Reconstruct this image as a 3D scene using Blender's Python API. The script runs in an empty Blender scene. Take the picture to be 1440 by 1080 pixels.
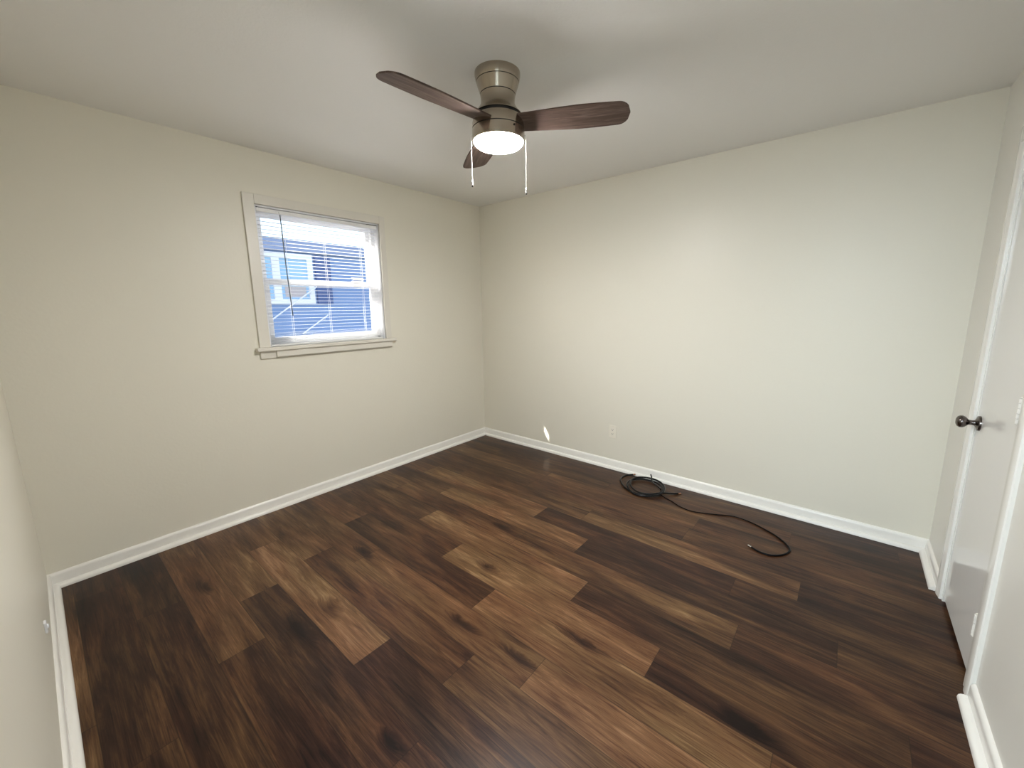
import bpy, bmesh, math, random
from mathutils import Vector, Matrix
random.seed(7)
PI = math.pi
H, LX, LY = 2.44, 3.5746, 3.2330          # room height, length along x, length along -y

# ------------------------------------------------------------------ camera
cd = bpy.data.cameras.new('camera'); cam = bpy.data.objects.new('camera', cd)
bpy.context.scene.collection.objects.link(cam)
cd.sensor_width = 36; cd.lens = 14.0846; cd.shift_x = -14.0/1440; cd.shift_y = -12.63/1440
cd.clip_start = 0.02; cd.clip_end = 200
fw = Vector((-0.62302, 0.76329, -0.17096)); rt = Vector((0.77565, 0.63110, -0.00901)); up = Vector((-0.10102, 0.13822, 0.98524))
M = Matrix(((rt.x, up.x, -fw.x, 3.0944), (rt.y, up.y, -fw.y, -3.1192), (rt.z, up.z, -fw.z, 1.43145), (0, 0, 0, 1)))
cam.matrix_world = M
sc = bpy.context.scene
sc.camera = cam

# ------------------------------------------------------------------ sky, exposure, big lights
w = bpy.data.worlds.new('world'); sc.world = w; w.use_nodes = True
wn = w.node_tree; bgn = wn.nodes['Background']
sky = wn.nodes.new('ShaderNodeTexSky'); sky.sky_type = 'NISHITA'; sky.sun_disc = False
sky.sun_elevation = math.radians(41.6); sky.sun_rotation = math.radians(212); sky.air_density = 1.0; sky.dust_density = 2.0
wn.links.new(sky.outputs[0], bgn.inputs[0]); bgn.inputs[1].default_value = 0.55
sc.view_settings.view_transform = 'Standard'; sc.view_settings.look = 'None'
sc.view_settings.gamma = 1; sc.view_settings.use_curve_mapping = False
sc.view_settings.exposure = 0.0
sc.cycles.max_bounces = 14; sc.cycles.diffuse_bounces = 8; sc.cycles.glossy_bounces = 6
sc.cycles.use_denoising = True; sc.cycles.sample_clamp_indirect = 8

def area(name, loc, target, sx, sy, power, col):
    l = bpy.data.lights.new(name, 'AREA'); l.shape = 'RECTANGLE'; l.size = sx; l.size_y = sy; l.energy = power; l.color = col
    o = bpy.data.objects.new(name, l); sc.collection.objects.link(o); o.location = loc
    o.rotation_euler = (Vector(target)-Vector(loc)).to_track_quat('-Z', 'Y').to_euler(); return o
# the sun stands behind the neighbouring house and comes in over it
sl = bpy.data.lights.new('sun', 'SUN'); sl.energy = 22.0; sl.angle = math.radians(.6); sl.color = (1.0, .96, .88)
so_ = bpy.data.objects.new('sun', sl); sc.collection.objects.link(so_)
so_.rotation_euler = Vector((.875, 1.38, -1.45)).to_track_quat('-Z', 'Y').to_euler(); so_.location = (-6, -9, 9)
# daylight standing in the open hallway behind the doorway
HALL_P = 80
area('hall_light', (3.0, -4.45, 2.05), (2.55, 0, 0.55), 1.2, .7, HALL_P, (0.74, 0.89, 1.0))
FAN_E = 305.0

# ------------------------------------------------------------------ helpers
C = sc.collection
def obj(name, bm, mat, parent=None, smooth=False, bevel=0, auto=None):
    me = bpy.data.meshes.new(name); bmesh.ops.recalc_face_normals(bm, faces=bm.faces); bm.to_mesh(me); bm.free()
    o = bpy.data.objects.new(name, me); C.objects.link(o)
    if mat: me.materials.append(mat)
    if smooth:
        for p in me.polygons: p.use_smooth = True
        if auto:
            me.set_sharp_from_angle(angle=math.radians(auto))
    if bevel:
        b = o.modifiers.new('bevel', 'BEVEL'); b.width = bevel; b.segments = 2; b.limit_method = 'ANGLE'
    if parent: o.parent = parent
    return o
def empty(name, loc, label, cat, group=None):
    o = bpy.data.objects.new(name, None); C.objects.link(o); o.location = loc; o.empty_display_size = .05
    o['label'] = label; o['category'] = cat
    if group: o['group'] = group
    return o
def struct(name, bm, mat, parent=None, **k):
    o = obj(name, bm, mat, parent, **k)
    if not parent: o['kind'] = 'structure'
    return o
def box(bm, a, b):
    x0, y0, z0 = a; x1, y1, z1 = b
    vs = [bm.verts.new((x, y, z)) for x in (x0, x1) for y in (y0, y1) for z in (z0, z1)]
    for f in ((0,1,3,2), (4,6,7,5), (0,4,5,1), (2,3,7,6), (0,2,6,4), (1,5,7,3)): bm.faces.new([vs[i] for i in f])
    return vs
def lathe(bm, prof, seg=64, cx=0, cy=0, cap=True):
    rings = []
    for r, z in prof:
        if r < 1e-5: rings.append([bm.verts.new((cx, cy, z))])
        else: rings.append([bm.verts.new((cx+r*math.cos(2*PI*i/seg), cy+r*math.sin(2*PI*i/seg), z)) for i in range(seg)])
    for A, B in zip(rings, rings[1:]):
        for i in range(seg):
            j = (i+1) % seg
            a = [A[i], A[j]] if len(A) > 1 else [A[0]]
            b = [B[j], B[i]] if len(B) > 1 else [B[0]]
            if len(a)+len(b) > 2: bm.faces.new(a+b)
    if cap:
        for R in (rings[0], rings[-1]):
            if len(R) > 1: bm.faces.new(R)
def spline(pts, n=8):
    P = [Vector(p) for p in pts]; out = []
    for i in range(len(P)-1):
        p0 = P[max(i-1, 0)]; p1 = P[i]; p2 = P[i+1]; p3 = P[min(i+2, len(P)-1)]
        for k in range(n):
            t = k/n
            out.append(.5*((2*p1)+(-p0+p2)*t+(2*p0-5*p1+4*p2-p3)*t*t+(-p0+3*p1-3*p2+p3)*t**3))
    out.append(P[-1]); return out
def tube(bm, pts, r, seg=10, cap=True):
    pts = [Vector(p) for p in pts]; rings = []; nrm = None
    for i, p in enumerate(pts):
        t = (pts[min(i+1, len(pts)-1)]-pts[max(i-1, 0)]).normalized()
        if nrm is None:
            nrm = t.orthogonal().normalized()
        nrm = (nrm - t*nrm.dot(t)).normalized(); b = t.cross(nrm)
        rr = r[i] if isinstance(r, (list, tuple)) else r
        rings.append([bm.verts.new(p+(nrm*math.cos(2*PI*k/seg)+b*math.sin(2*PI*k/seg))*rr) for k in range(seg)])
    for A, B in zip(rings, rings[1:]):
        for k in range(seg): bm.faces.new((A[k], A[(k+1) % seg], B[(k+1) % seg], B[k]))
    if cap: bm.faces.new(rings[0]); bm.faces.new(rings[-1])
def extrude_profile(bm, prof, A, B, inward, zup=True):
    """profile points (d, z) pushed d along `inward` from the wall line A-B"""
    A = Vector(A); B = Vector(B); n = Vector(inward)
    ra = [bm.verts.new(A+n*d+Vector((0, 0, z))) for d, z in prof]
    rb = [bm.verts.new(B+n*d+Vector((0, 0, z))) for d, z in prof]
    m = len(prof)
    for i in range(m): bm.faces.new((ra[i], ra[(i+1) % m], rb[(i+1) % m], rb[i]))
    bm.faces.new(ra); bm.faces.new(rb)

# ------------------------------------------------------------------ materials
def mat(name, col, rough=.5, metal=0, spec=.5, **kw):
    m = bpy.data.materials.new(name); m.use_nodes = True; b = m.node_tree.nodes['Principled BSDF']
    b.inputs['Base Color'].default_value = (*col, 1); b.inputs['Roughness'].default_value = rough
    b.inputs['Metallic'].default_value = metal; b.inputs['Specular IOR Level'].default_value = spec
    for k, v in kw.items(): b.inputs[k.replace('_', ' ')].default_value = v
    return m
def bump(m, scale, strength, dist=.001, detail=3):
    t = m.node_tree; b = t.nodes['Principled BSDF']
    tc = t.nodes.new('ShaderNodeTexCoord'); n = t.nodes.new('ShaderNodeTexNoise'); n.inputs['Scale'].default_value = scale; n.inputs['Detail'].default_value = detail
    bp = t.nodes.new('ShaderNodeBump'); bp.inputs['Strength'].default_value = strength; bp.inputs['Distance'].default_value = dist
    t.links.new(tc.outputs['Object'], n.inputs['Vector']); t.links.new(n.outputs['Fac'], bp.inputs['Height']); t.links.new(bp.outputs[0], b.inputs['Normal'])
    return m
WALLC = (0.745, 0.715, 0.62)
m_wall = bump(mat('wall_paint', WALLC, .42, spec=.4), 60, .25, .002)
m_wall_lit = bump(mat('wall_paint_lit', (0.765, 0.75, 0.70), .36, spec=.4), 60, .2, .002)  # wall paint again, whitened for the bluish light falling on the right wall
m_ceil = bump(mat('ceiling_paint', (0.86, 0.855, 0.84), .75, spec=.2), 90, .3, .002)
m_trim = bump(mat('trim_enamel', (0.82, 0.805, 0.765), .22, spec=.5), 35, .12, .001)
m_door = bump(mat('door_enamel', (0.78, 0.77, 0.75), .13, spec=.55), 22, .05, .001, 1)
m_casing = bump(mat('window_casing_paint', (0.70, 0.67, 0.60), .35), 35, .12, .001)
m_vinyl = mat('white_vinyl', (0.74, 0.75, 0.78), .35)
m_plate = mat('outlet_plastic', (0.80, 0.76, 0.66), .3)
m_slot = mat('dark_slot', (0.02, 0.02, 0.02), .6)
m_nickel = mat('brushed_nickel', (0.43, 0.375, 0.31), .2, 1.0, Anisotropic=.8, Anisotropic_Rotation=.25)
m_nickel2 = mat('polished_ring', (0.62, 0.58, 0.53), .18, 1.0)
m_gap = mat('black_gap', (0.008, 0.008, 0.008), .5)
m_knob = mat('dark_pewter', (0.15, 0.13, 0.12), .22, 1.0)
m_chain = mat('chain_white', (0.34, 0.35, 0.30), .35, .1)
m_black = mat('black_cable_jacket', (0.006, 0.006, 0.007), .32, spec=.25)
m_thin = mat('thin_black_cable', (0.004, 0.004, 0.005), .4, spec=.15)
m_copper = mat('copper_connector', (0.75, 0.42, 0.28), .25, 1.0)
m_steel = mat('steel_connector', (0.75, 0.72, 0.70), .25, 1.0)
m_wand = mat('grey_wand', (0.10, 0.13, 0.14), .3)
m_cord = mat('white_cord', (0.85, 0.85, 0.85), .6)
m_hall = mat('hall_paint', (0.72, 0.72, 0.70), .6)

def slat_mat():
    m = mat('slat_white', (0.86, 0.86, 0.85), .4); t = m.node_tree; b = t.nodes['Principled BSDF']; out = t.nodes['Material Output']
    tr = t.nodes.new('ShaderNodeBsdfTranslucent'); tr.inputs[0].default_value = (.85, .87, .9, 1)
    mx = t.nodes.new('ShaderNodeMixShader'); mx.inputs[0].default_value = .06
    t.links.new(b.outputs[0], mx.inputs[1]); t.links.new(tr.outputs[0], mx.inputs[2]); t.links.new(mx.outputs[0], out.inputs[0]); return m
m_slat = slat_mat()
def glass_mat():
    m = bpy.data.materials.new('window_glass'); m.use_nodes = True; t = m.node_tree; t.nodes.remove(t.nodes['Principled BSDF']); out = t.nodes['Material Output']
    a = t.nodes.new('ShaderNodeBsdfTransparent'); g = t.nodes.new('ShaderNodeBsdfGlossy'); g.inputs['Roughness'].default_value = .02
    f = t.nodes.new('ShaderNodeFresnel'); f.inputs[0].default_value = 1.45; mx = t.nodes.new('ShaderNodeMixShader')
    ge = t.nodes.new('ShaderNodeNewGeometry'); sb = t.nodes.new('ShaderNodeMath'); sb.operation = 'SUBTRACT'; sb.inputs[0].default_value = 1
    mu = t.nodes.new('ShaderNodeMath'); mu.operation = 'MULTIPLY'; t.links.new(ge.outputs['Backfacing'], sb.inputs[1])
    t.links.new(sb.outputs[0], mu.inputs[0]); t.links.new(f.outputs[0], mu.inputs[1])   # only the outer face of each pane reflects
    t.links.new(mu.outputs[0], mx.inputs[0]); t.links.new(a.outputs[0], mx.inputs[1]); t.links.new(g.outputs[0], mx.inputs[2]); t.links.new(mx.outputs[0], out.inputs[0]); return m
m_glass = glass_mat()
def emis(name, col, s):
    m = mat(name, (.9, .9, .9), .4); b = m.node_tree.nodes['Principled BSDF']
    b.inputs['Emission Color'].default_value = (*col, 1); b.inputs['Emission Strength'].default_value = s; return m
m_diff = emis('frosted_diffuser', (1.0, 0.985, 0.965), FAN_E)

class N:   # tiny node helper
    def __init__(s, t): s.t = t
    def n(s, typ, **k):
        x = s.t.nodes.new(typ)
        for a, v in k.items(): setattr(x, a, v)
        return x
    def sock(s, node_in, v):
        if isinstance(v, bpy.types.NodeSocket): s.t.links.new(v, node_in)
        else: node_in.default_value = v
    def math(s, op, a, b=0, c=0, clamp=False):
        x = s.n('ShaderNodeMath', operation=op, use_clamp=clamp); s.sock(x.inputs[0], a); s.sock(x.inputs[1], b)
        if op in ('MULTIPLY_ADD', 'SMOOTH_MIN'): s.sock(x.inputs[2], c)
        return x.outputs[0]
    def mix(s, f, a, b, mode='MIX'):
        x = s.n('ShaderNodeMix', data_type='RGBA', blend_type=mode); s.sock(x.inputs[0], f); s.sock(x.inputs[6], a); s.sock(x.inputs[7], b); return x.outputs[2]
    def noise(s, vec, scale, detail=3, rough=.55, dist=0):
        x = s.n('ShaderNodeTexNoise'); s.sock(x.inputs['Vector'], vec); x.inputs['Scale'].default_value = scale; x.inputs['Detail'].default_value = detail
        x.inputs['Roughness'].default_value = rough; x.inputs['Distortion'].default_value = dist; return x.outputs['Fac']
    def comb(s, x, y, z=0):
        c = s.n('ShaderNodeCombineXYZ'); s.sock(c.inputs[0], x); s.sock(c.inputs[1], y); s.sock(c.inputs[2], z); return c.outputs[0]
    def ramp(s, v, pts):
        r = s.n('ShaderNodeValToRGB'); s.sock(r.inputs[0], v); e = r.color_ramp.elements
        while len(e) < len(pts): e.new(.5)
        for k, (p, c) in zip(e, pts): k.position = p; k.color = (*c, 1) if len(c) == 3 else c
        return r.outputs[0]
    def rng(s, v, a, b, c=0, d=1):
        x = s.n('ShaderNodeMapRange'); s.sock(x.inputs[0], v)
        for i, q in enumerate((a, b, c, d)): x.inputs[1+i].default_value = q
        return x.outputs[0]

KNOTS = [(1.276, -2.385, .12, .05), (1.663, -1.69, .10, .04), (2.174, -2.03, .16, .03), (2.35, -1.80, .16, .03), (2.049, -2.55, .09, .035),
         (1.30, -2.53, .16, .04), (1.86, -2.05, .15, .03), (2.95, -1.75, .14, .035), (.62, -2.72, .10, .04), (1.0, -2.05, .11, .035), (1.45, -1.33, .10, .025)]
def floor_mat():
    m = mat('vinyl_plank_floor', (.1, .06, .04), .3, spec=.23); t = m.node_tree; b = t.nodes['Principled BSDF']; g = N(t)
    at = g.n('ShaderNodeAttribute', attribute_name='tone').outputs['Fac']
    ar = g.n('ShaderNodeAttribute', attribute_name='rnd').outputs['Fac']
    uv = g.n('ShaderNodeAttribute', attribute_name='puv'); su = g.n('ShaderNodeSeparateXYZ'); t.links.new(uv.outputs['Vector'], su.inputs[0])
    tc = g.n('ShaderNodeTexCoord'); sp = g.n('ShaderNodeSeparateXYZ'); t.links.new(tc.outputs['Object'], sp.inputs[0]); x, y = sp.outputs[0], sp.outputs[1]
    off = g.math('MULTIPLY', ar, 37.0)
    # knots : ellipse distance, grain bends round them
    kn = None
    wob = g.math('MULTIPLY', g.math('SUBTRACT', g.noise(g.comb(g.math('MULTIPLY', x, 9), g.math('MULTIPLY', y, 22)), 1, 3), .5), .9)
    for (kx, ky, rx, ry) in KNOTS:
        dx = g.math('DIVIDE', g.math('SUBTRACT', x, kx), rx); dy = g.math('DIVIDE', g.math('SUBTRACT', y, ky), ry)
        d = g.math('SQRT', g.math('ADD', g.math('MULTIPLY', dx, dx), g.math('MULTIPLY', dy, dy)))
        v = g.math('SUBTRACT', 1, g.math('ADD', d, wob), clamp=True)
        kn = v if kn is None else g.math('MAXIMUM', kn, v)
    yw = g.math('ADD', y, g.math('MULTIPLY', kn, .03))
    # broad cloudy variation, then cathedral grain, then hair-fine streaks
    cloud = g.noise(g.comb(g.math('ADD', g.math('MULTIPLY', x, 1.3), off), g.math('MULTIPLY', yw, 8), off), 1, 4, .6, .6)
    cath = g.noise(g.comb(g.math('ADD', g.math('MULTIPLY', x, 2.2), off), g.math('MULTIPLY', yw, 27), off), 1, 7, .72, 1.3)
    fine = g.noise(g.comb(g.math('ADD', g.math('MULTIPLY', x, 7), off), g.math('MULTIPLY', yw, 260), off), 1, 4, .6, .3)
    fleck = g.noise(g.comb(g.math('MULTIPLY', x, 26), g.math('MULTIPLY', yw, 80), off), 1, 4, .7, 2.0)
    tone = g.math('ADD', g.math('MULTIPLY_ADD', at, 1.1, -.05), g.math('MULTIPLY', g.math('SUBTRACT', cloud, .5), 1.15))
    tone = g.math('ADD', tone, g.math('MULTIPLY', g.math('SUBTRACT', cath, .5), 1.0))
    tone = g.math('ADD', tone, g.math('MULTIPLY', g.math('SUBTRACT', fine, .5), .6))
    vein = g.noise(g.comb(g.math('ADD', g.math('MULTIPLY', x, 3.2), off), g.math('MULTIPLY', yw, 85), off), 1, 4, .6, .8)
    tone = g.math('SUBTRACT', tone, g.math('MULTIPLY', g.rng(vein, .56, .68), .20))
    tone = g.math('SUBTRACT', tone, g.math('MULTIPLY', kn, .5))
    tone = g.math('ADD', tone, g.math('MULTIPLY', g.rng(fleck, .66, .78), g.math('ADD', g.math('MULTIPLY', kn, .5), .05)))
    col = g.ramp(tone, [(0.0, (.006, .0022, .0018)), (.3, (.030, .0125, .0072)), (.55, (.075, .0365, .0155)), (.8, (.140, .078, .034)), (1.0, (.24, .15, .075))])
    hue = g.noise(g.comb(x, g.math('MULTIPLY', y, 3), off), 1.3, 2)
    col = g.mix(g.rng(hue, .42, .62, 0, .55), col, g.mix(1.0, col, (1.10, .86, .92, 1), 'MULTIPLY'))
    # seams between planks (v across, u to nearest end)
    ev = g.math('MINIMUM', su.outputs[1], g.math('SUBTRACT', .171, su.outputs[1]))
    e = g.math('MINIMUM', ev, su.outputs[0])
    seam = g.rng(e, .0004, .0022, 1, 0)
    col = g.mix(g.math('MULTIPLY', seam, .62), col, (.008, .005, .004, 1))
    t.links.new(col, b.inputs['Base Color'])
    rough = g.math('ADD', g.rng(fine, .3, .7, .27, .36), g.math('MULTIPLY', cath, .06)); t.links.new(rough, b.inputs['Roughness'])
    bp = g.n('ShaderNodeBump'); bp.inputs['Strength'].default_value = .35; bp.inputs['Distance'].default_value = .0012
    hgt = g.math('SUBTRACT', g.math('ADD', g.math('MULTIPLY', fine, .5), g.math('MULTIPLY', cath, .4)), 0)
    t.links.new(hgt, bp.inputs['Height']); t.links.new(bp.outputs[0], b.inputs['Normal'])
    return m
def blade_mat():
    m = mat('walnut_blade', (.12, .06, .04), .5, spec=.15); t = m.node_tree; b = t.nodes['Principled BSDF']; g = N(t)
    tc = g.n('ShaderNodeTexCoord'); sp = g.n('ShaderNodeSeparateXYZ'); t.links.new(tc.outputs['Object'], sp.inputs[0])
    a = g.noise(g.comb(g.math('MULTIPLY', sp.outputs[0], 4), g.math('MULTIPLY', sp.outputs[1], 50)), 1, 5, .6, 1.2)
    f = g.noise(g.comb(g.math('MULTIPLY', sp.outputs[0], 18), g.math('MULTIPLY', sp.outputs[1], 260)), 1, 3, .6)
    v = g.math('ADD', g.math('MULTIPLY', a, .7), g.math('MULTIPLY', f, .3))
    t.links.new(g.ramp(v, [(.3, (.045, .028, .023)), (.5, (.10, .066, .053)), (.7, (.20, .145, .12))]), b.inputs['Base Color']); return m
def siding_mat():
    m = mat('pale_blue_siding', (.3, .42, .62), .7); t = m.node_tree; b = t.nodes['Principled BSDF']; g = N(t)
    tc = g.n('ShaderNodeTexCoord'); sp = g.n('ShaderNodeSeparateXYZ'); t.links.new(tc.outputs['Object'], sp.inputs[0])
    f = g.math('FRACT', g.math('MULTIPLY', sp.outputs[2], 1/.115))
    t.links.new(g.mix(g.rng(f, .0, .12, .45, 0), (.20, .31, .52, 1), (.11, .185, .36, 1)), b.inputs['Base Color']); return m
m_floor = floor_mat(); m_blade = blade_mat(); m_siding = siding_mat()
m_conc = bump(mat('pale_concrete', (.78, .77, .75), .9), 30, .3, .004)
m_roof = mat('grey_blue_fascia', (.27, .33, .48), .7)
m_extwhite = mat('exterior_white_trim', (.8, .82, .84), .5)
m_extglass = mat('sky_blue_pane', (.30, .50, .70), .15, spec=.5)
m_shutter = mat('navy_shutter', (.06, .11, .27), .5)
m_beige = mat('beige_curtain', (.50, .44, .42), .8)
m_soil = mat('outdoor_gravel', (.2, .2, .2), .95)

# ------------------------------------------------------------------ floor: planks along x, 1.22 m x 0.171 m
def build_floor():
    PW, PL = .171, 1.22
    y_ref = -2.815
    # row index -> (one known end x, tones of the planks left to right starting with the one that contains x=0)
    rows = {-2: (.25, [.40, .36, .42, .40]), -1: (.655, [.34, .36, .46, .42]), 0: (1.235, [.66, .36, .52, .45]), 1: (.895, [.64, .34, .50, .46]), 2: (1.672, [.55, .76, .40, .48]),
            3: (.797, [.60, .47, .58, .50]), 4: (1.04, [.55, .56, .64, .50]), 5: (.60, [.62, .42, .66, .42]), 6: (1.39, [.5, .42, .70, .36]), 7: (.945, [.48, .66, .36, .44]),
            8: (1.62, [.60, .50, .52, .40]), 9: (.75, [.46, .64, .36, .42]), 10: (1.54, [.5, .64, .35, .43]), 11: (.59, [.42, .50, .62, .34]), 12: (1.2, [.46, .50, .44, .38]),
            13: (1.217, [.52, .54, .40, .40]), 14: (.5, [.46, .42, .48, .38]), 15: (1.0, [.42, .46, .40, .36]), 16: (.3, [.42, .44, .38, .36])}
    bm = bmesh.new(); lt = bm.faces.layers.float.new('tone'); lr = bm.faces.layers.float.new('rnd'); lu = bm.loops.layers.float_vector.new('puv')
    for k in range(-11, 18):
        y0 = y_ref + k*PW; y1 = y0 + PW
        if y0 > .02: continue
        y1c = min(y1, .02)
        e0, tones = rows.get(k, (random.uniform(0, 1.2), [random.uniform(.35, .6) for _ in range(4)]))
        x = e0
        while x > .03: x -= PL
        i = 0
        while x < LX+.3:
            xa, xb = (-.02 if i == 0 else x), min(x+PL, LX+.3)
            vs = [bm.verts.new(q) for q in ((xa, y0, 0), (xb, y0, 0), (xb, y1c, 0), (xa, y1c, 0))]
            # split lengthwise so the distance to the nearest end interpolates linearly
            mid = x+PL/2
            segs = [(xa, min(mid, xb)), (min(mid, xb), xb)] if xa < mid < xb else [(xa, xb)]
            for v in vs: bm.verts.remove(v)
            r = random.random()
            for a, c in segs:
                vv = [bm.verts.new(q) for q in ((a, y0, 0), (c, y0, 0), (c, y1c, 0), (a, y1c, 0))]
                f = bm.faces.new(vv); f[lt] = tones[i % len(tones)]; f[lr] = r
                for l in f.loops:
                    px = l.vert.co.x; l[lu] = Vector((min(px-x, x+PL-px), l.vert.co.y-y0, 0))
            x += PL; i += 1
    me = bpy.data.meshes.new('floor'); bm.to_mesh(me); bm.free()
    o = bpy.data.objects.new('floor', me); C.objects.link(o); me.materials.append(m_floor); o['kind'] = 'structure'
    return o
build_floor()

# ------------------------------------------------------------------ shell
T = .12
WY0, WY1, WZ0, WZ1 = -2.078, -1.180, 1.160, 2.100       # window opening
b = bmesh.new()
box(b, (-T, -LY-T, -.05), (0, WY0, H)); box(b, (-T, WY1, -.05), (0, T, H))
box(b, (-T, WY0, -.05), (0, WY1, WZ0)); box(b, (-T, WY0, WZ1), (0, WY1, H))
struct('wall_left', b, m_wall)
b = bmesh.new(); box(b, (0, 0, -.05), (LX+T, T, H)); struct('wall_back', b, m_wall)
DY0, DY1, DZ = -1.066, -.482, 2.07                      # door opening in the right wall
b = bmesh.new()
box(b, (LX, DY1, -.05), (LX+T, 0, H)); box(b, (LX, -LY-T, -.05), (LX+T, DY0, H)); box(b, (LX, DY0, DZ), (LX+T, DY1, H))
struct('wall_right', b, m_wall_lit)
EX0, EX1, EZ = 2.68, 3.46, 2.04                          # entrance the photographer stands in
b = bmesh.new()
box(b, (-T, -LY-T, -.05), (EX0, -LY, H)); box(b, (EX1, -LY-T, -.05), (LX, -LY, H)); box(b, (EX0, -LY-T, EZ), (EX1, -LY, H))
struct('wall_front', b, m_wall)
b = bmesh.new(); box(b, (-T, -5.0, H), (LX+.3, T, H+.06)); struct('ceiling', b, m_ceil)
b = bmesh.new(); box(b, (-T, -4.92, -.05), (LX+.3, -4.86, H)); box(b, (1.8, -4.86, -.05), (1.86, -LY-T, H)); box(b, (LX+.22, -4.86, -.05), (LX+.28, -LY-T, H))
struct('wall_hall', b, m_hall)
b = bmesh.new()
box(b, (EX0-.06, -LY, 0), (EX0, -LY+.015, EZ+.06)); box(b, (EX1, -LY, 0), (EX1+.06, -LY+.015, EZ+.06)); box(b, (EX0, -LY, EZ), (EX1, -LY+.015, EZ+.06))
struct('trim_3', b, m_trim)

# baseboards with a rounded cap and a quarter-round shoe
base = [(0, 0), (.039, 0), (.0385, .008), (.036, .0145), (.031, .019), (.024, .0215), (.014, .022), (.0135, .064), (.012, .070), (.008, .0755), (.004, .0785), (0, .079)]
def baseboard(name, segs):
    b = bmesh.new()
    for A, B, n in segs: extrude_profile(b, base, A, B, n)
    return struct(name, b, m_trim, smooth=True, auto=50)
baseboard('baseboard_left', [((0, 0, 0), (0, -LY, 0), (1, 0, 0))])
baseboard('baseboard_back', [((0, 0, 0), (LX, 0, 0), (0, -1, 0))])
baseboard('baseboard_front', [((0, -LY, 0), (EX0-.06, -LY, 0), (0, 1, 0))])
baseboard('baseboard_right', [((LX, 0, 0), (LX, -.425, 0), (-1, 0, 0)), ((LX, -1.150, 0), (LX, -LY, 0), (-1, 0, 0))])

# ------------------------------------------------------------------ closet door in the right wall
def casing_strip(bm, yi, yo, z0, z1):
    # moulded casing: thin at the opening, thick at the outer edge
    s = 1 if yo > yi else -1; W = abs(yo-yi)
    prof = [(0, 0), (.009, 0), (.011, .004), (.011, .020), (.0135, .026), (.0155, .036), (.0165, W-.012), (.014, W-.003), (.010, W), (0, W)]
    A = [bm.verts.new((LX-d, yi+s*q, z0)) for d, q in prof]; B = [bm.verts.new((LX-d, yi+s*q, z1)) for d, q in prof]
    m = len(prof)
    for i in range(m): bm.faces.new((A[i], A[(i+1) % m], B[(i+1) % m], B[i]))
    bm.faces.new(A); bm.faces.new(B)
b = bmesh.new()
casing_strip(b, DY1-.004, DY1+.058, 0, DZ+.06); casing_strip(b, DY0+.004, DY0-.078, 0, DZ+.06)
box(b, (LX-.015, DY0-.077, DZ), (LX, DY1+.057, DZ+.062))
struct('trim_1', b, m_trim, smooth=True, auto=35)
b = bmesh.new()                                           # jambs and stop
box(b, (LX, DY1-.018, 0), (LX+T, DY1, DZ)); box(b, (LX, DY0, 0), (LX+T, DY0+.012, DZ)); box(b, (LX, DY0, DZ-.012), (LX+T, DY1, DZ))
box(b, (LX+.042, DY1-.030, 0), (LX+.055, DY1-.018, DZ)); box(b, (LX+.042, DY0+.012, 0), (LX+.055, DY0+.024, DZ))
struct('trim_2', b, m_trim)
b = bmesh.new(); box(b, (LX+.003, DY0+.014, .024), (LX+.038, DY1-.021, DZ-.014))
door = struct('door_1', b, m_door, bevel=.0015)
b = bmesh.new(); box(b, (LX+T, -1.5, -.05), (LX+T+.04, 0, H)); struct('wall_closet', b, m_hall)
def knob(y, z):
    b = bmesh.new()
    prof = [(0, .000), (.033, .000), (.033, .004), (.0315, .008), (.024, .010), (.018, .013), (.012, .016), (.0105, .026), (.0115, .034), (.017, .039), (.0235, .045), (.027, .053), (.0265, .061), (.022, .068), (.013, .0725), (0, .074)]
    lathe(b, prof, 40, cap=False)
    o = obj('door_knob', b, m_knob, door, smooth=True, auto=50)
    o.rotation_euler = (0, -PI/2, 0); o.location = (LX+.003, y, z); o['label'] = 'dark pewter round door knob'
    return o
knob(-.548, .905)
def hinge(z):
    b = bmesh.new(); y = DY0+.020
    n = 5; h = .089
    for i in range(n): 
        z0 = z-h/2+i*h/n
        bb = [(0, z0+.0006), (.0078, z0+.0010), (.0078, z0+h/n-.0010), (0, z0+h/n-.0006)]
        lathe(b, bb, 16, LX-.006, y, cap=False)
    lathe(b, [(0, z-h/2-.005), (.004, z-h/2-.004), (.005, z-h/2), (0, z-h/2)], 16, LX-.006, y, cap=False)
    lathe(b, [(0, z+h/2), (.005, z+h/2), (.004, z+h/2+.004), (0, z+h/2+.005)], 16, LX-.006, y, cap=False)
    box(b, (LX+.0005, y+.004, z-h/2), (LX+.003, y+.030, z+h/2))
    o = obj('hinge', b, m_trim, door, smooth=True, auto=40); return o
for z in (.245, 1.065, 1.83): hinge(z)

# ------------------------------------------------------------------ window
win = struct('window_1', (lambda b: (box(b, (-.015, WY0-.066, WZ0+.004), (.016, WY0, WZ1+.062)), box(b, (-.015, WY1, WZ0+.004), (.016, WY1+.050, WZ1+.062)),
        box(b, (-.015, WY0, WZ1), (.016, WY1, WZ1+.062)), b)[-1])(bmesh.new()), m_casing, bevel=.003)
b = bmesh.new(); box(b, (-.05, WY0+.001, WZ0-.022), (.0, WY1-.001, WZ0)); box(b, (0, WY0-.090, WZ0-.020), (.045, WY1+.083, WZ0+.004)); obj('window_sill', b, m_casing, win, bevel=.004)
b = bmesh.new(); box(b, (0, WY0-.066, WZ0-.073), (.014, WY1+.05, WZ0-.020)); box(b, (.014, WY0+.030, WZ0-.066), (.030, WY1+.045, WZ0-.020)); obj('apron', b, m_casing, win, bevel=.003)
XF = -.115
b = bmesh.new()    # vinyl frame lining the opening
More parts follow.
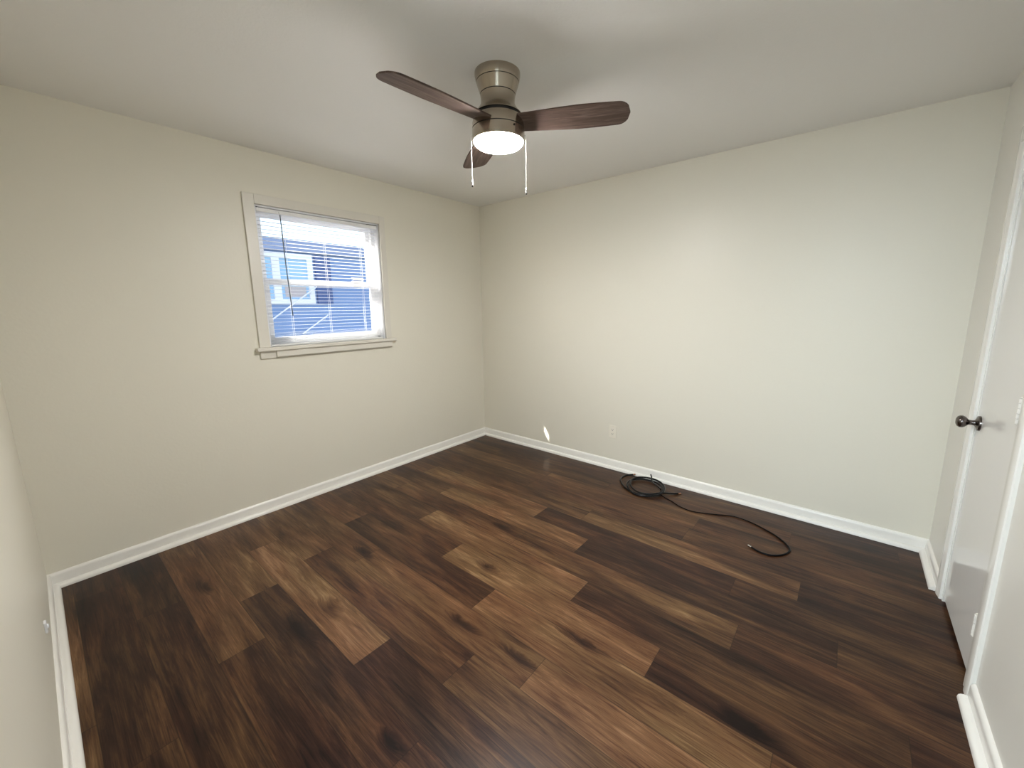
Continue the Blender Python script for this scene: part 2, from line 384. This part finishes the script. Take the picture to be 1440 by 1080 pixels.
box(b, (XF, WY0, WZ0), (-.002, WY0+.012, WZ1)); box(b, (XF, WY1-.012, WZ0), (-.002, WY1, WZ1)); box(b, (XF, WY0, WZ1-.012), (-.002, WY1, WZ1)); box(b, (XF, WY0, WZ0), (-.03, WY1, WZ0+.012))
box(b, (XF, WY0, WZ0), (-.055, WY0+.030, WZ1)); box(b, (XF, WY1-.045, WZ0), (-.055, WY1, WZ1)); box(b, (XF, WY0, WZ1-.035), (-.055, WY1, WZ1)); box(b, (XF, WY0, WZ0), (-.055, WY1, WZ0+.03))
obj('window_frame', b, m_vinyl, win, bevel=.002)
def sash(x, z0, z1, name):
    b = bmesh.new(); y0, y1 = WY0+.030, WY1-.045; s = .030
    box(b, (x-.014, y0, z0), (x+.014, y0+s, z1)); box(b, (x-.014, y1-s, z0), (x+.014, y1, z1)); box(b, (x-.014, y0+s, z0), (x+.014, y1-s, z0+s+.004)); box(b, (x-.014, y0+s, z1-s), (x+.014, y1-s, z1))
    o = obj(name, b, m_vinyl, win, bevel=.002)
    b = bmesh.new(); box(b, (x-.003, y0+s-.004, z0+s), (x+.003, y1-s+.004, z1-s+.004)); obj('pane', b, m_glass, o)
sash(-.100, 1.590, WZ1-.03, 'upper_sash'); sash(-.070, WZ0+.03, 1.628, 'lower_sash')

# ------------------------------------------------------------------ mini blind
bl = empty('window_blind', (-.022, (WY0+WY1)/2, WZ1-.04), 'white mini blind with open horizontal slats hanging in the window', 'blind')
bo = Vector(bl.location)
def rel(b):
    bmesh.ops.translate(b, verts=b.verts, vec=-bo); return b
by0, by1 = WY0+.014, WY1-.014
b = bmesh.new(); box(b, (-.036, by0, WZ1-.041), (-.006, by1, WZ1-.016)); obj('headrail', rel(b), m_slat, bl, bevel=.002)
b = bmesh.new()
zs = []; z = WZ1-.050
while z > WZ0+.085: zs.append(z); z -= .0248
zb = WZ0+.020
nz = 8
for i in range(nz): zs.append(zs[-1]-(zs[-1]-zb-.004)/(nz-i)*.96)
for k, z in enumerate(zs):
    pil = max(0, (WZ0+.11-z)/.09)                        # the lowest slats rest on one another and sag unevenly
    tilt = math.radians(3+random.uniform(-.8, .8)) ; NY = 60 if abs(z-1.628) < .045 else 8
    grid = []
    for j in range(NY+1):
        yy = by0+.004+(by1-by0-.008)*j/NY
        sag = -.0006*math.sin(PI*j/NY)+pil*.0035*math.sin(5.1*j/NY+1.3)*(j/NY-.2)
        row = []
        for s in range(5):
            kink = max(0, min(1, (.058-abs(yy+1.385))/.012)) if abs(z-1.628) < .032 else 0  # slats bent open here, shaped to let a sun patch through
            tl = tilt*(1-kink)-math.radians(58)*kink
            u = (s-2)/2; x = -.021+u*.0125*math.cos(tl); zz = z+sag+u*.0125*math.sin(tl)+.0022*(1-u*u)*(1-kink)
            row.append(b.verts.new((x, yy, zz)))
        grid.append(row)
    for A, B in zip(grid, grid[1:]):
        for s in range(4): b.faces.new((A[s], A[s+1], B[s+1], B[s]))
obj('slats', rel(b), m_slat, bl, smooth=True)
b = bmesh.new(); box(b, (-.033, by0+.003, WZ0+.0045), (-.009, by1-.003, WZ0+.017)); obj('bottom_rail', rel(b), m_slat, bl, bevel=.003)
for yl in (-1.905, -1.63, -1.345):
    b = bmesh.new()
    for xx in (-.0345, -.0075): tube(b, [(xx, yl, WZ1-.04), (xx, yl, WZ0+.015)], .0008, 6)
    tube(b, [(-.0345, yl+.012, WZ1-.04), (-.0345, yl+.012, WZ0+.015)], .0008, 6)
    obj('ladder_cord', rel(b), m_cord, bl)
b = bmesh.new(); tube(b, [(.002, -1.925, WZ1-.046), (.006, -1.922, 1.70), (.010, -1.912, 1.374)], .0034, 6); obj('tilt_wand', rel(b), m_wand, bl, smooth=True)['label'] = 'dark grey tilt wand'
b = bmesh.new(); box(b, (-.006, -1.931, WZ1-.036), (.004, -1.921, WZ1-.028)); tube(b, [(.001, -1.926, WZ1-.030), (.002, -1.925, WZ1-.048)], .0015, 6); obj('wand_hook', rel(b), m_cord, bl)
for y0, y1, zt in ((WY0+.0125, WY0+.022, .0125), (WY1-.10, WY1-.0125, .0125)):
    b = bmesh.new(); box(b, (-.034, y0, WZ1-.0155), (-.003, y1, WZ1-.0122)); obj('dark_gap_strip', rel(b), m_gap, bl)['label'] = 'black strip for the shaded gap above the headrail end'  # black strips stand in for the shaded gaps above the headrail ends

# ------------------------------------------------------------------ ceiling fan
FX, FY = 1.775, -1.655
fan = empty('ceiling_fan', (FX, FY, H), 'brushed nickel flush mount ceiling fan with three walnut blades and lit lamp', 'ceiling fan')
def Z(p): return [(r, z-H) for r, z in p]
b = bmesh.new(); lathe(b, Z([(0, 2.440), (.1005, 2.440), (.1005, 2.428), (.0965, 2.408), (.0945, 2.4035), (0, 2.4035)]), 72, cap=False); obj('canopy', b, m_nickel, fan, smooth=True, auto=35)
b = bmesh.new(); lathe(b, Z([(0, 2.4035), (.0915, 2.4035), (.0915, 2.401), (0, 2.401)]), 72, cap=False); lathe(b, Z([(0, 2.354), (.0762, 2.354), (.0762, 2.351), (0, 2.351)]), 72, cap=False)
lathe(b, Z([(0, 2.270), (.099, 2.270), (.099, 2.257), (0, 2.257)]), 72, cap=False); lathe(b, Z([(0, 2.2125), (.1145, 2.2125), (.1145, 2.2085), (0, 2.2085)]), 72, cap=False)
obj('shadow_gap', b, m_gap, fan, smooth=True, auto=35)['label'] = 'black recessed rings between the nickel sections'
b = bmesh.new(); lathe(b, Z([(0, 2.401), (.0940, 2.401), (.0900, 2.388), (.0835, 2.370), (.0785, 2.354), (0, 2.354)]), 72, cap=False); obj('upper_housing', b, m_nickel, fan, smooth=True, auto=35)
b = bmesh.new(); lathe(b, Z([(0, 2.351), (.0780, 2.351), (.0755, 2.335), (.0750, 2.322), (.0770, 2.312), (.0830, 2.300), (.0930, 2.286), (.1030, 2.276), (.1070, 2.270), (0, 2.270)]), 72, cap=False); obj('lower_housing', b, m_nickel, fan, smooth=True, auto=35)
b = bmesh.new(); lathe(b, Z([(0, 2.257), (.1085, 2.257), (.1125, 2.250), (.1155, 2.236), (.1170, 2.2125), (0, 2.2125)]), 72, cap=False); obj('rotor_housing', b, m_nickel, fan, smooth=True, auto=35)
b = bmesh.new(); lathe(b, Z([(0, 2.2085), (.1175, 2.2085), (.1180, 2.195), (.1175, 2.172), (.1160, 2.163), (.1130, 2.161), (.1125, 2.172), (0, 2.172)]), 72, cap=False); kit = obj('light_kit', b, m_nickel, fan, smooth=True, auto=35)
b = bmesh.new(); lathe(b, Z([(0, 2.170), (.1120, 2.170), (.1120, 2.163), (.1085, 2.153), (.098, 2.144), (.070, 2.137), (.035, 2.133), (0, 2.132)]), 72, cap=False); obj('diffuser', b, m_diff, fan, smooth=True)['label'] = 'glowing white frosted diffuser'
b = bmesh.new(); lathe(b, [(0, 0), (.0045, 0), (.004, .002), (0, .0025)], 16, cap=False); s = obj('screw', b, m_gap, kit); sa = math.atan2(-3.12-FY, 3.09-FX)+.62
s.location = (.1178*math.cos(sa), .1178*math.sin(sa), 2.197-H); s.rotation_euler = (0, PI/2, sa)
def blade(az):
    b = bmesh.new(); out = []; R0, R1 = .085, .575; n = 60
    def wd(t): return .060+.022*math.sin(PI*min(1, t*1.15)*.5)**1.2 - .012*max(0, t-.55)/.45
    top, bot = [], []
    for i in range(n+1):
        t = i/n; r = R0+(R1-R0)*t; hw = wd(t)
        te = (r-(R1-.052))/.052
        if te > 0: hw *= max(0, 1-te**2.4)**(1/2.0)
        top.append((r, hw)); bot.append((r, -hw*.92))
    outline = top + bot[::-1][1:]
    z0, z1 = .003, -.003
    A = [b.verts.new((x, y, z0-.012*(x-R0))) for x, y in outline]; B = [b.verts.new((x, y, z1-.012*(x-R0))) for x, y in outline]
    m = len(outline)
    for i in range(m): b.faces.new((A[i], A[(i+1) % m], B[(i+1) % m], B[i]))
    b.faces.new(A); b.faces.new(B)
    o = obj('fan_blade', b, m_blade, fan)
    o.rotation_euler = (Matrix.Rotation(az, 4, 'Z') @ Matrix.Rotation(math.radians(-12), 4, 'X')).to_euler()
    o.location = (0, 0, 2.235-H); return o
for d in (27, 147, 267): blade(math.radians(d))
def chain(q, zend):
    dx, dy = q[0]-FX, q[1]-FY
    L = math.hypot(dx, dy); ux, uy = dx/L, dy/L
    b = bmesh.new(); tube(b, [(ux*.110, uy*.110, 2.190-H), (ux*.122, uy*.122, 2.188-H), (ux*.1235, uy*.1235, 2.175-H), (ux*.1235, uy*.1235, zend+.025-H)], .0008, 6)
    z = 2.17
    while z > zend+.03:
        lathe(b, [(0, z+.0016-H), (.0013, z-H), (0, z-.0016-H)], 6, ux*.1235, uy*.1235, cap=False); z -= .0045
    c = obj('pull_chain', b, m_chain, fan)
    b = bmesh.new(); X, Y = ux*.1235, uy*.1235; zz = zend-H
    lathe(b, [(0, zz+.030), (.0022, zz+.029), (.0030, zz+.022), (.0052, zz+.013), (.0056, zz+.008), (.0048, zz+.0035), (0, zz+.0035)], 16, X, Y, cap=False)
    obj('chain_fob', b, m_steel, c, smooth=True)
    b = bmesh.new(); lathe(b, [(0, zz+.0035), (.0045, zz+.0035), (.0040, zz), (0, zz)], 16, X, Y, cap=False); obj('fob_tip', b, m_gap, c, smooth=True)
chain((1.685, -1.728), 1.972); chain((1.865, -1.582), 1.937)

# ------------------------------------------------------------------ outlet on the back wall, small cover on the near wall
ou = empty('wall_outlet', (1.572, 0, .333), 'ivory duplex outlet with cover plate low on the right-hand wall', 'outlet')
b = bmesh.new(); box(b, (-.036, -.0055, -.058), (.036, 0, .058)); obj('cover_plate', b, m_plate, ou, bevel=.003)
for s in (-1, 1):
    b = bmesh.new(); out = []
    for i in range(24):
        a = 2*PI*i/24; out.append((.0165*math.cos(a), max(-.0125, min(.0125, .0165*math.sin(a)))+s*.0195))
    A = [b.verts.new((x, -.0055, z)) for x, z in out]; B = [b.verts.new((x, -.0075, z)) for x, z in out]
    for i in range(24): b.faces.new((A[i], A[(i+1) % 24], B[(i+1) % 24], B[i]))
    b.faces.new(B); r = obj('receptacle', b, m_plate, ou)
    b = bmesh.new()
    for dx, hh in ((-.0063, .0045), (.0063, .0038)): box(b, (dx-.0012, -.0079, s*.0195+.0035-hh), (dx+.0012, -.0074, s*.0195+.0035+hh))
    lathe(b, [(0, 0), (.0026, 0), (.0026, .0005), (0, .0005)], 14, cap=False)
    for v in b.verts[-28:] if False else []: pass
    obj('socket_slots', b, m_slot, r)
    # the round ground hole
    b = bmesh.new(); box(b, (-.0022, -.0079, s*.0195-.0095), (.0022, -.0074, s*.0195-.0050)); obj('ground_hole', b, m_slot, r)
b = bmesh.new(); box(b, (-.0025, -.0068, -.0025), (.0025, -.0054, .0025)); obj('screw', b, m_plate, ou, bevel=.001)

cv = empty('wall_bumper', (.875, -LY, .264), 'tiny white plastic bumper low on the near left-hand wall', 'wall bumper')
b = bmesh.new(); box(b, (-.013, 0, -.021), (.013, .007, .021)); obj('mounting_plate', b, m_vinyl, cv, bevel=.0015)
b = bmesh.new(); lathe(b, [(0, .012), (.006, .0115), (.0085, .010), (.0095, .007), (0, .007)], 24, cap=False)
o = obj('bumper_pad', b, m_vinyl, cv, smooth=True); o.rotation_euler = (-PI/2, 0, 0)

# ------------------------------------------------------------------ cables on the floor
cb = empty('coiled_cable', (1.95, -.24, 0), 'thick black coaxial cable coiled on the floor against the baseboard', 'cable')
co = Vector(cb.location); r = .0068
P = [(1.795, -.052, .012), (1.748, -.10, r), (1.748, -.19, r), (1.79, -.255, r), (1.85, -.315, r), (1.93, -.352, r), (2.02, -.345, .010), (2.09, -.285, .018), (2.100, -.20, .020), (2.055, -.125, .018),
     (1.975, -.08, .012), (1.89, -.085, .010), (1.835, -.15, .012), (1.828, -.225, .020), (1.86, -.305, .020), (1.94, -.365, r), (2.03, -.355, .010), (2.11, -.285, .020), (2.112, -.19, .030), (2.05, -.10, .030), (1.965, -.062, .026),
     (1.885, -.075, .022), (1.845, -.13, .024), (1.850, -.22, .034), (1.885, -.30, .030), (1.96, -.345, .020), (2.05, -.330, .022), (2.115, -.262, .024), (2.160, -.205, .012), (2.205, -.158, r)]
def cable(name, P, r, m, par, org, n=8):
    pts = [p-org for p in spline(P, n)]
    b = bmesh.new(); tube(b, pts, r, 12); return obj(name, b, m, par, smooth=True), pts
_, pts = cable('cable_jacket', P, r, m_black, cb, co)
def conn(pA, pB, m, par, rr, L):
    d = (pB-pA).normalized(); b = bmesh.new()
    tube(b, [pB-d*.002, pB+d*L*.30, pB+d*L*.32, pB+d*L*.55, pB+d*L*.57, pB+d*L], [rr*1.05, rr*1.05, rr*.8, rr*.8, rr*1.15, rr*1.15], 12)
    tube(b, [pB+d*L, pB+d*(L+.006)], .0012, 8); return obj('connector', b, m, par, smooth=True, auto=40)
conn(pts[1], pts[0], m_copper, cb, .0055, .020); conn(pts[-2], pts[-1], m_copper, cb, .0055, .022)
P2 = [(1.945, -.046, .050), (1.960, -.070, .046), (1.980, -.112, .036), (2.010, -.155, .036), (2.050, -.195, .042), (2.100, -.235, .038)]
cable('cable_tail', P2, .0058, m_black, cb, co)
tc_ = empty('loose_cable', (2.6, -.35, 0), 'thin black cable trailing away from the coil to a hooked end on the floor', 'cable')
to = Vector(tc_.location)
P3 = [(2.095, -.252, .006), (2.15, -.28, .004), (2.21, -.307, .004), (2.29, -.351, .004), (2.377, -.362, .004), (2.494, -.316, .004), (2.603, -.263, .004), (2.712, -.273, .0045), (2.80, -.315, .005), (2.868, -.358, .0055), (2.927, -.421, .0055), (2.953, -.482, .0055), (2.93, -.552, .0055), (2.877, -.602, .0055), (2.818, -.607, .0055), (2.772, -.585, .0055)]
pp = spline(P3, 8); n = len(pp)
b = bmesh.new(); tube(b, [p-to for p in pp], [.0036+.0018*max(0, min(1, (i/n-.42)/.2)) for i in range(n)], 10); obj('cable_jacket', b, m_thin, tc_, smooth=True)
conn(pp[-2]-to, pp[-1]-to, m_steel, tc_, .0048, .020)

# ------------------------------------------------------------------ outside the window
GZ = -.35
b = bmesh.new(); box(b, (-40, -30, GZ-.1), (-.2, 30, GZ)); struct('ground', b, m_soil)
HX = -4.6
hs = empty('neighbour_house', (HX, .5, GZ), 'pale blue sided house seen through the blind slats', 'house')
ho = Vector(hs.location)
def hp(name, boxes, m, par=hs, **k):
    b = bmesh.new()
    for A, B in boxes: box(b, A, B)
    bmesh.ops.translate(b, verts=b.verts, vec=-ho); return obj(name, b, m, par, **k)
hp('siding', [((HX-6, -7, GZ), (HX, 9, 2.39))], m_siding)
hp('fascia', [((HX-6.3, -7.3, 2.39), (HX+.06, 9.3, 2.60))], m_roof)
b = bmesh.new()
vs = [b.verts.new(Vector(q)-ho) for q in ((HX+.06, -7.3, 2.60), (HX+.06, 9.3, 2.60), (HX-3, 9.3, 2.85), (HX-3, -7.3, 2.85), (HX-6.3, -7.3, 2.60), (HX-6.3, 9.3, 2.60))]
b.faces.new((vs[0], vs[1], vs[2], vs[3])); b.faces.new((vs[3], vs[2], vs[5], vs[4])); b.faces.new((vs[0], vs[3], vs[4])); b.faces.new((vs[1], vs[5], vs[2])); obj('roof', b, m_roof, hs)
wf = hp('house_window', [((HX, -1.3, 1.50), (HX+.05, -1.2, 2.36)), ((HX, .20, 1.50), (HX+.05, .29, 2.36)), ((HX, -1.2, 2.27), (HX+.05, .20, 2.36)), ((HX, -1.2, 1.50), (HX+.05, .20, 1.58)), ((HX, -.38, 1.58), (HX+.05, -.26, 2.27)), ((HX, -1.2, 1.82), (HX+.04, -.38, 1.90)), ((HX, -.26, 1.82), (HX+.04, .2, 1.90))], m_extwhite)
hp('window_pane', [((HX, -1.2, 1.58), (HX+.02, .2, 2.27))], m_extglass, wf)
hp('curtain', [((HX+.021, -.20, 1.62), (HX+.024, .15, 1.80))], m_beige, wf)
hp('shutter', [((HX, .34, 1.50), (HX+.04, .62, 2.36))], m_shutter)
hp('foundation', [((HX, .2, GZ), (HX+.10, 9, .95))], m_conc)
for A, Bp in (((HX+.12, -.58, 1.17), (HX+.12, .30, 1.80)), ((HX+.12, -.02, .97), (HX+.12, .46, 1.29))):
    b = bmesh.new(); tube(b, [Vector(A)-ho, Vector(Bp)-ho], .012, 8); rl = obj('handrail', b, m_extwhite, hs); rl['label'] = 'white slanting handrail on the house wall'
    for f_ in (.12, .88):
        b = bmesh.new(); q = Vector(A).lerp(Vector(Bp), f_); tube(b, [Vector((HX+.002, q.y, q.z-.05))-ho, Vector((HX+.09, q.y, q.z-.05))-ho, q-ho], .007, 6)
        obj('wall_bracket', b, m_extwhite, rl)
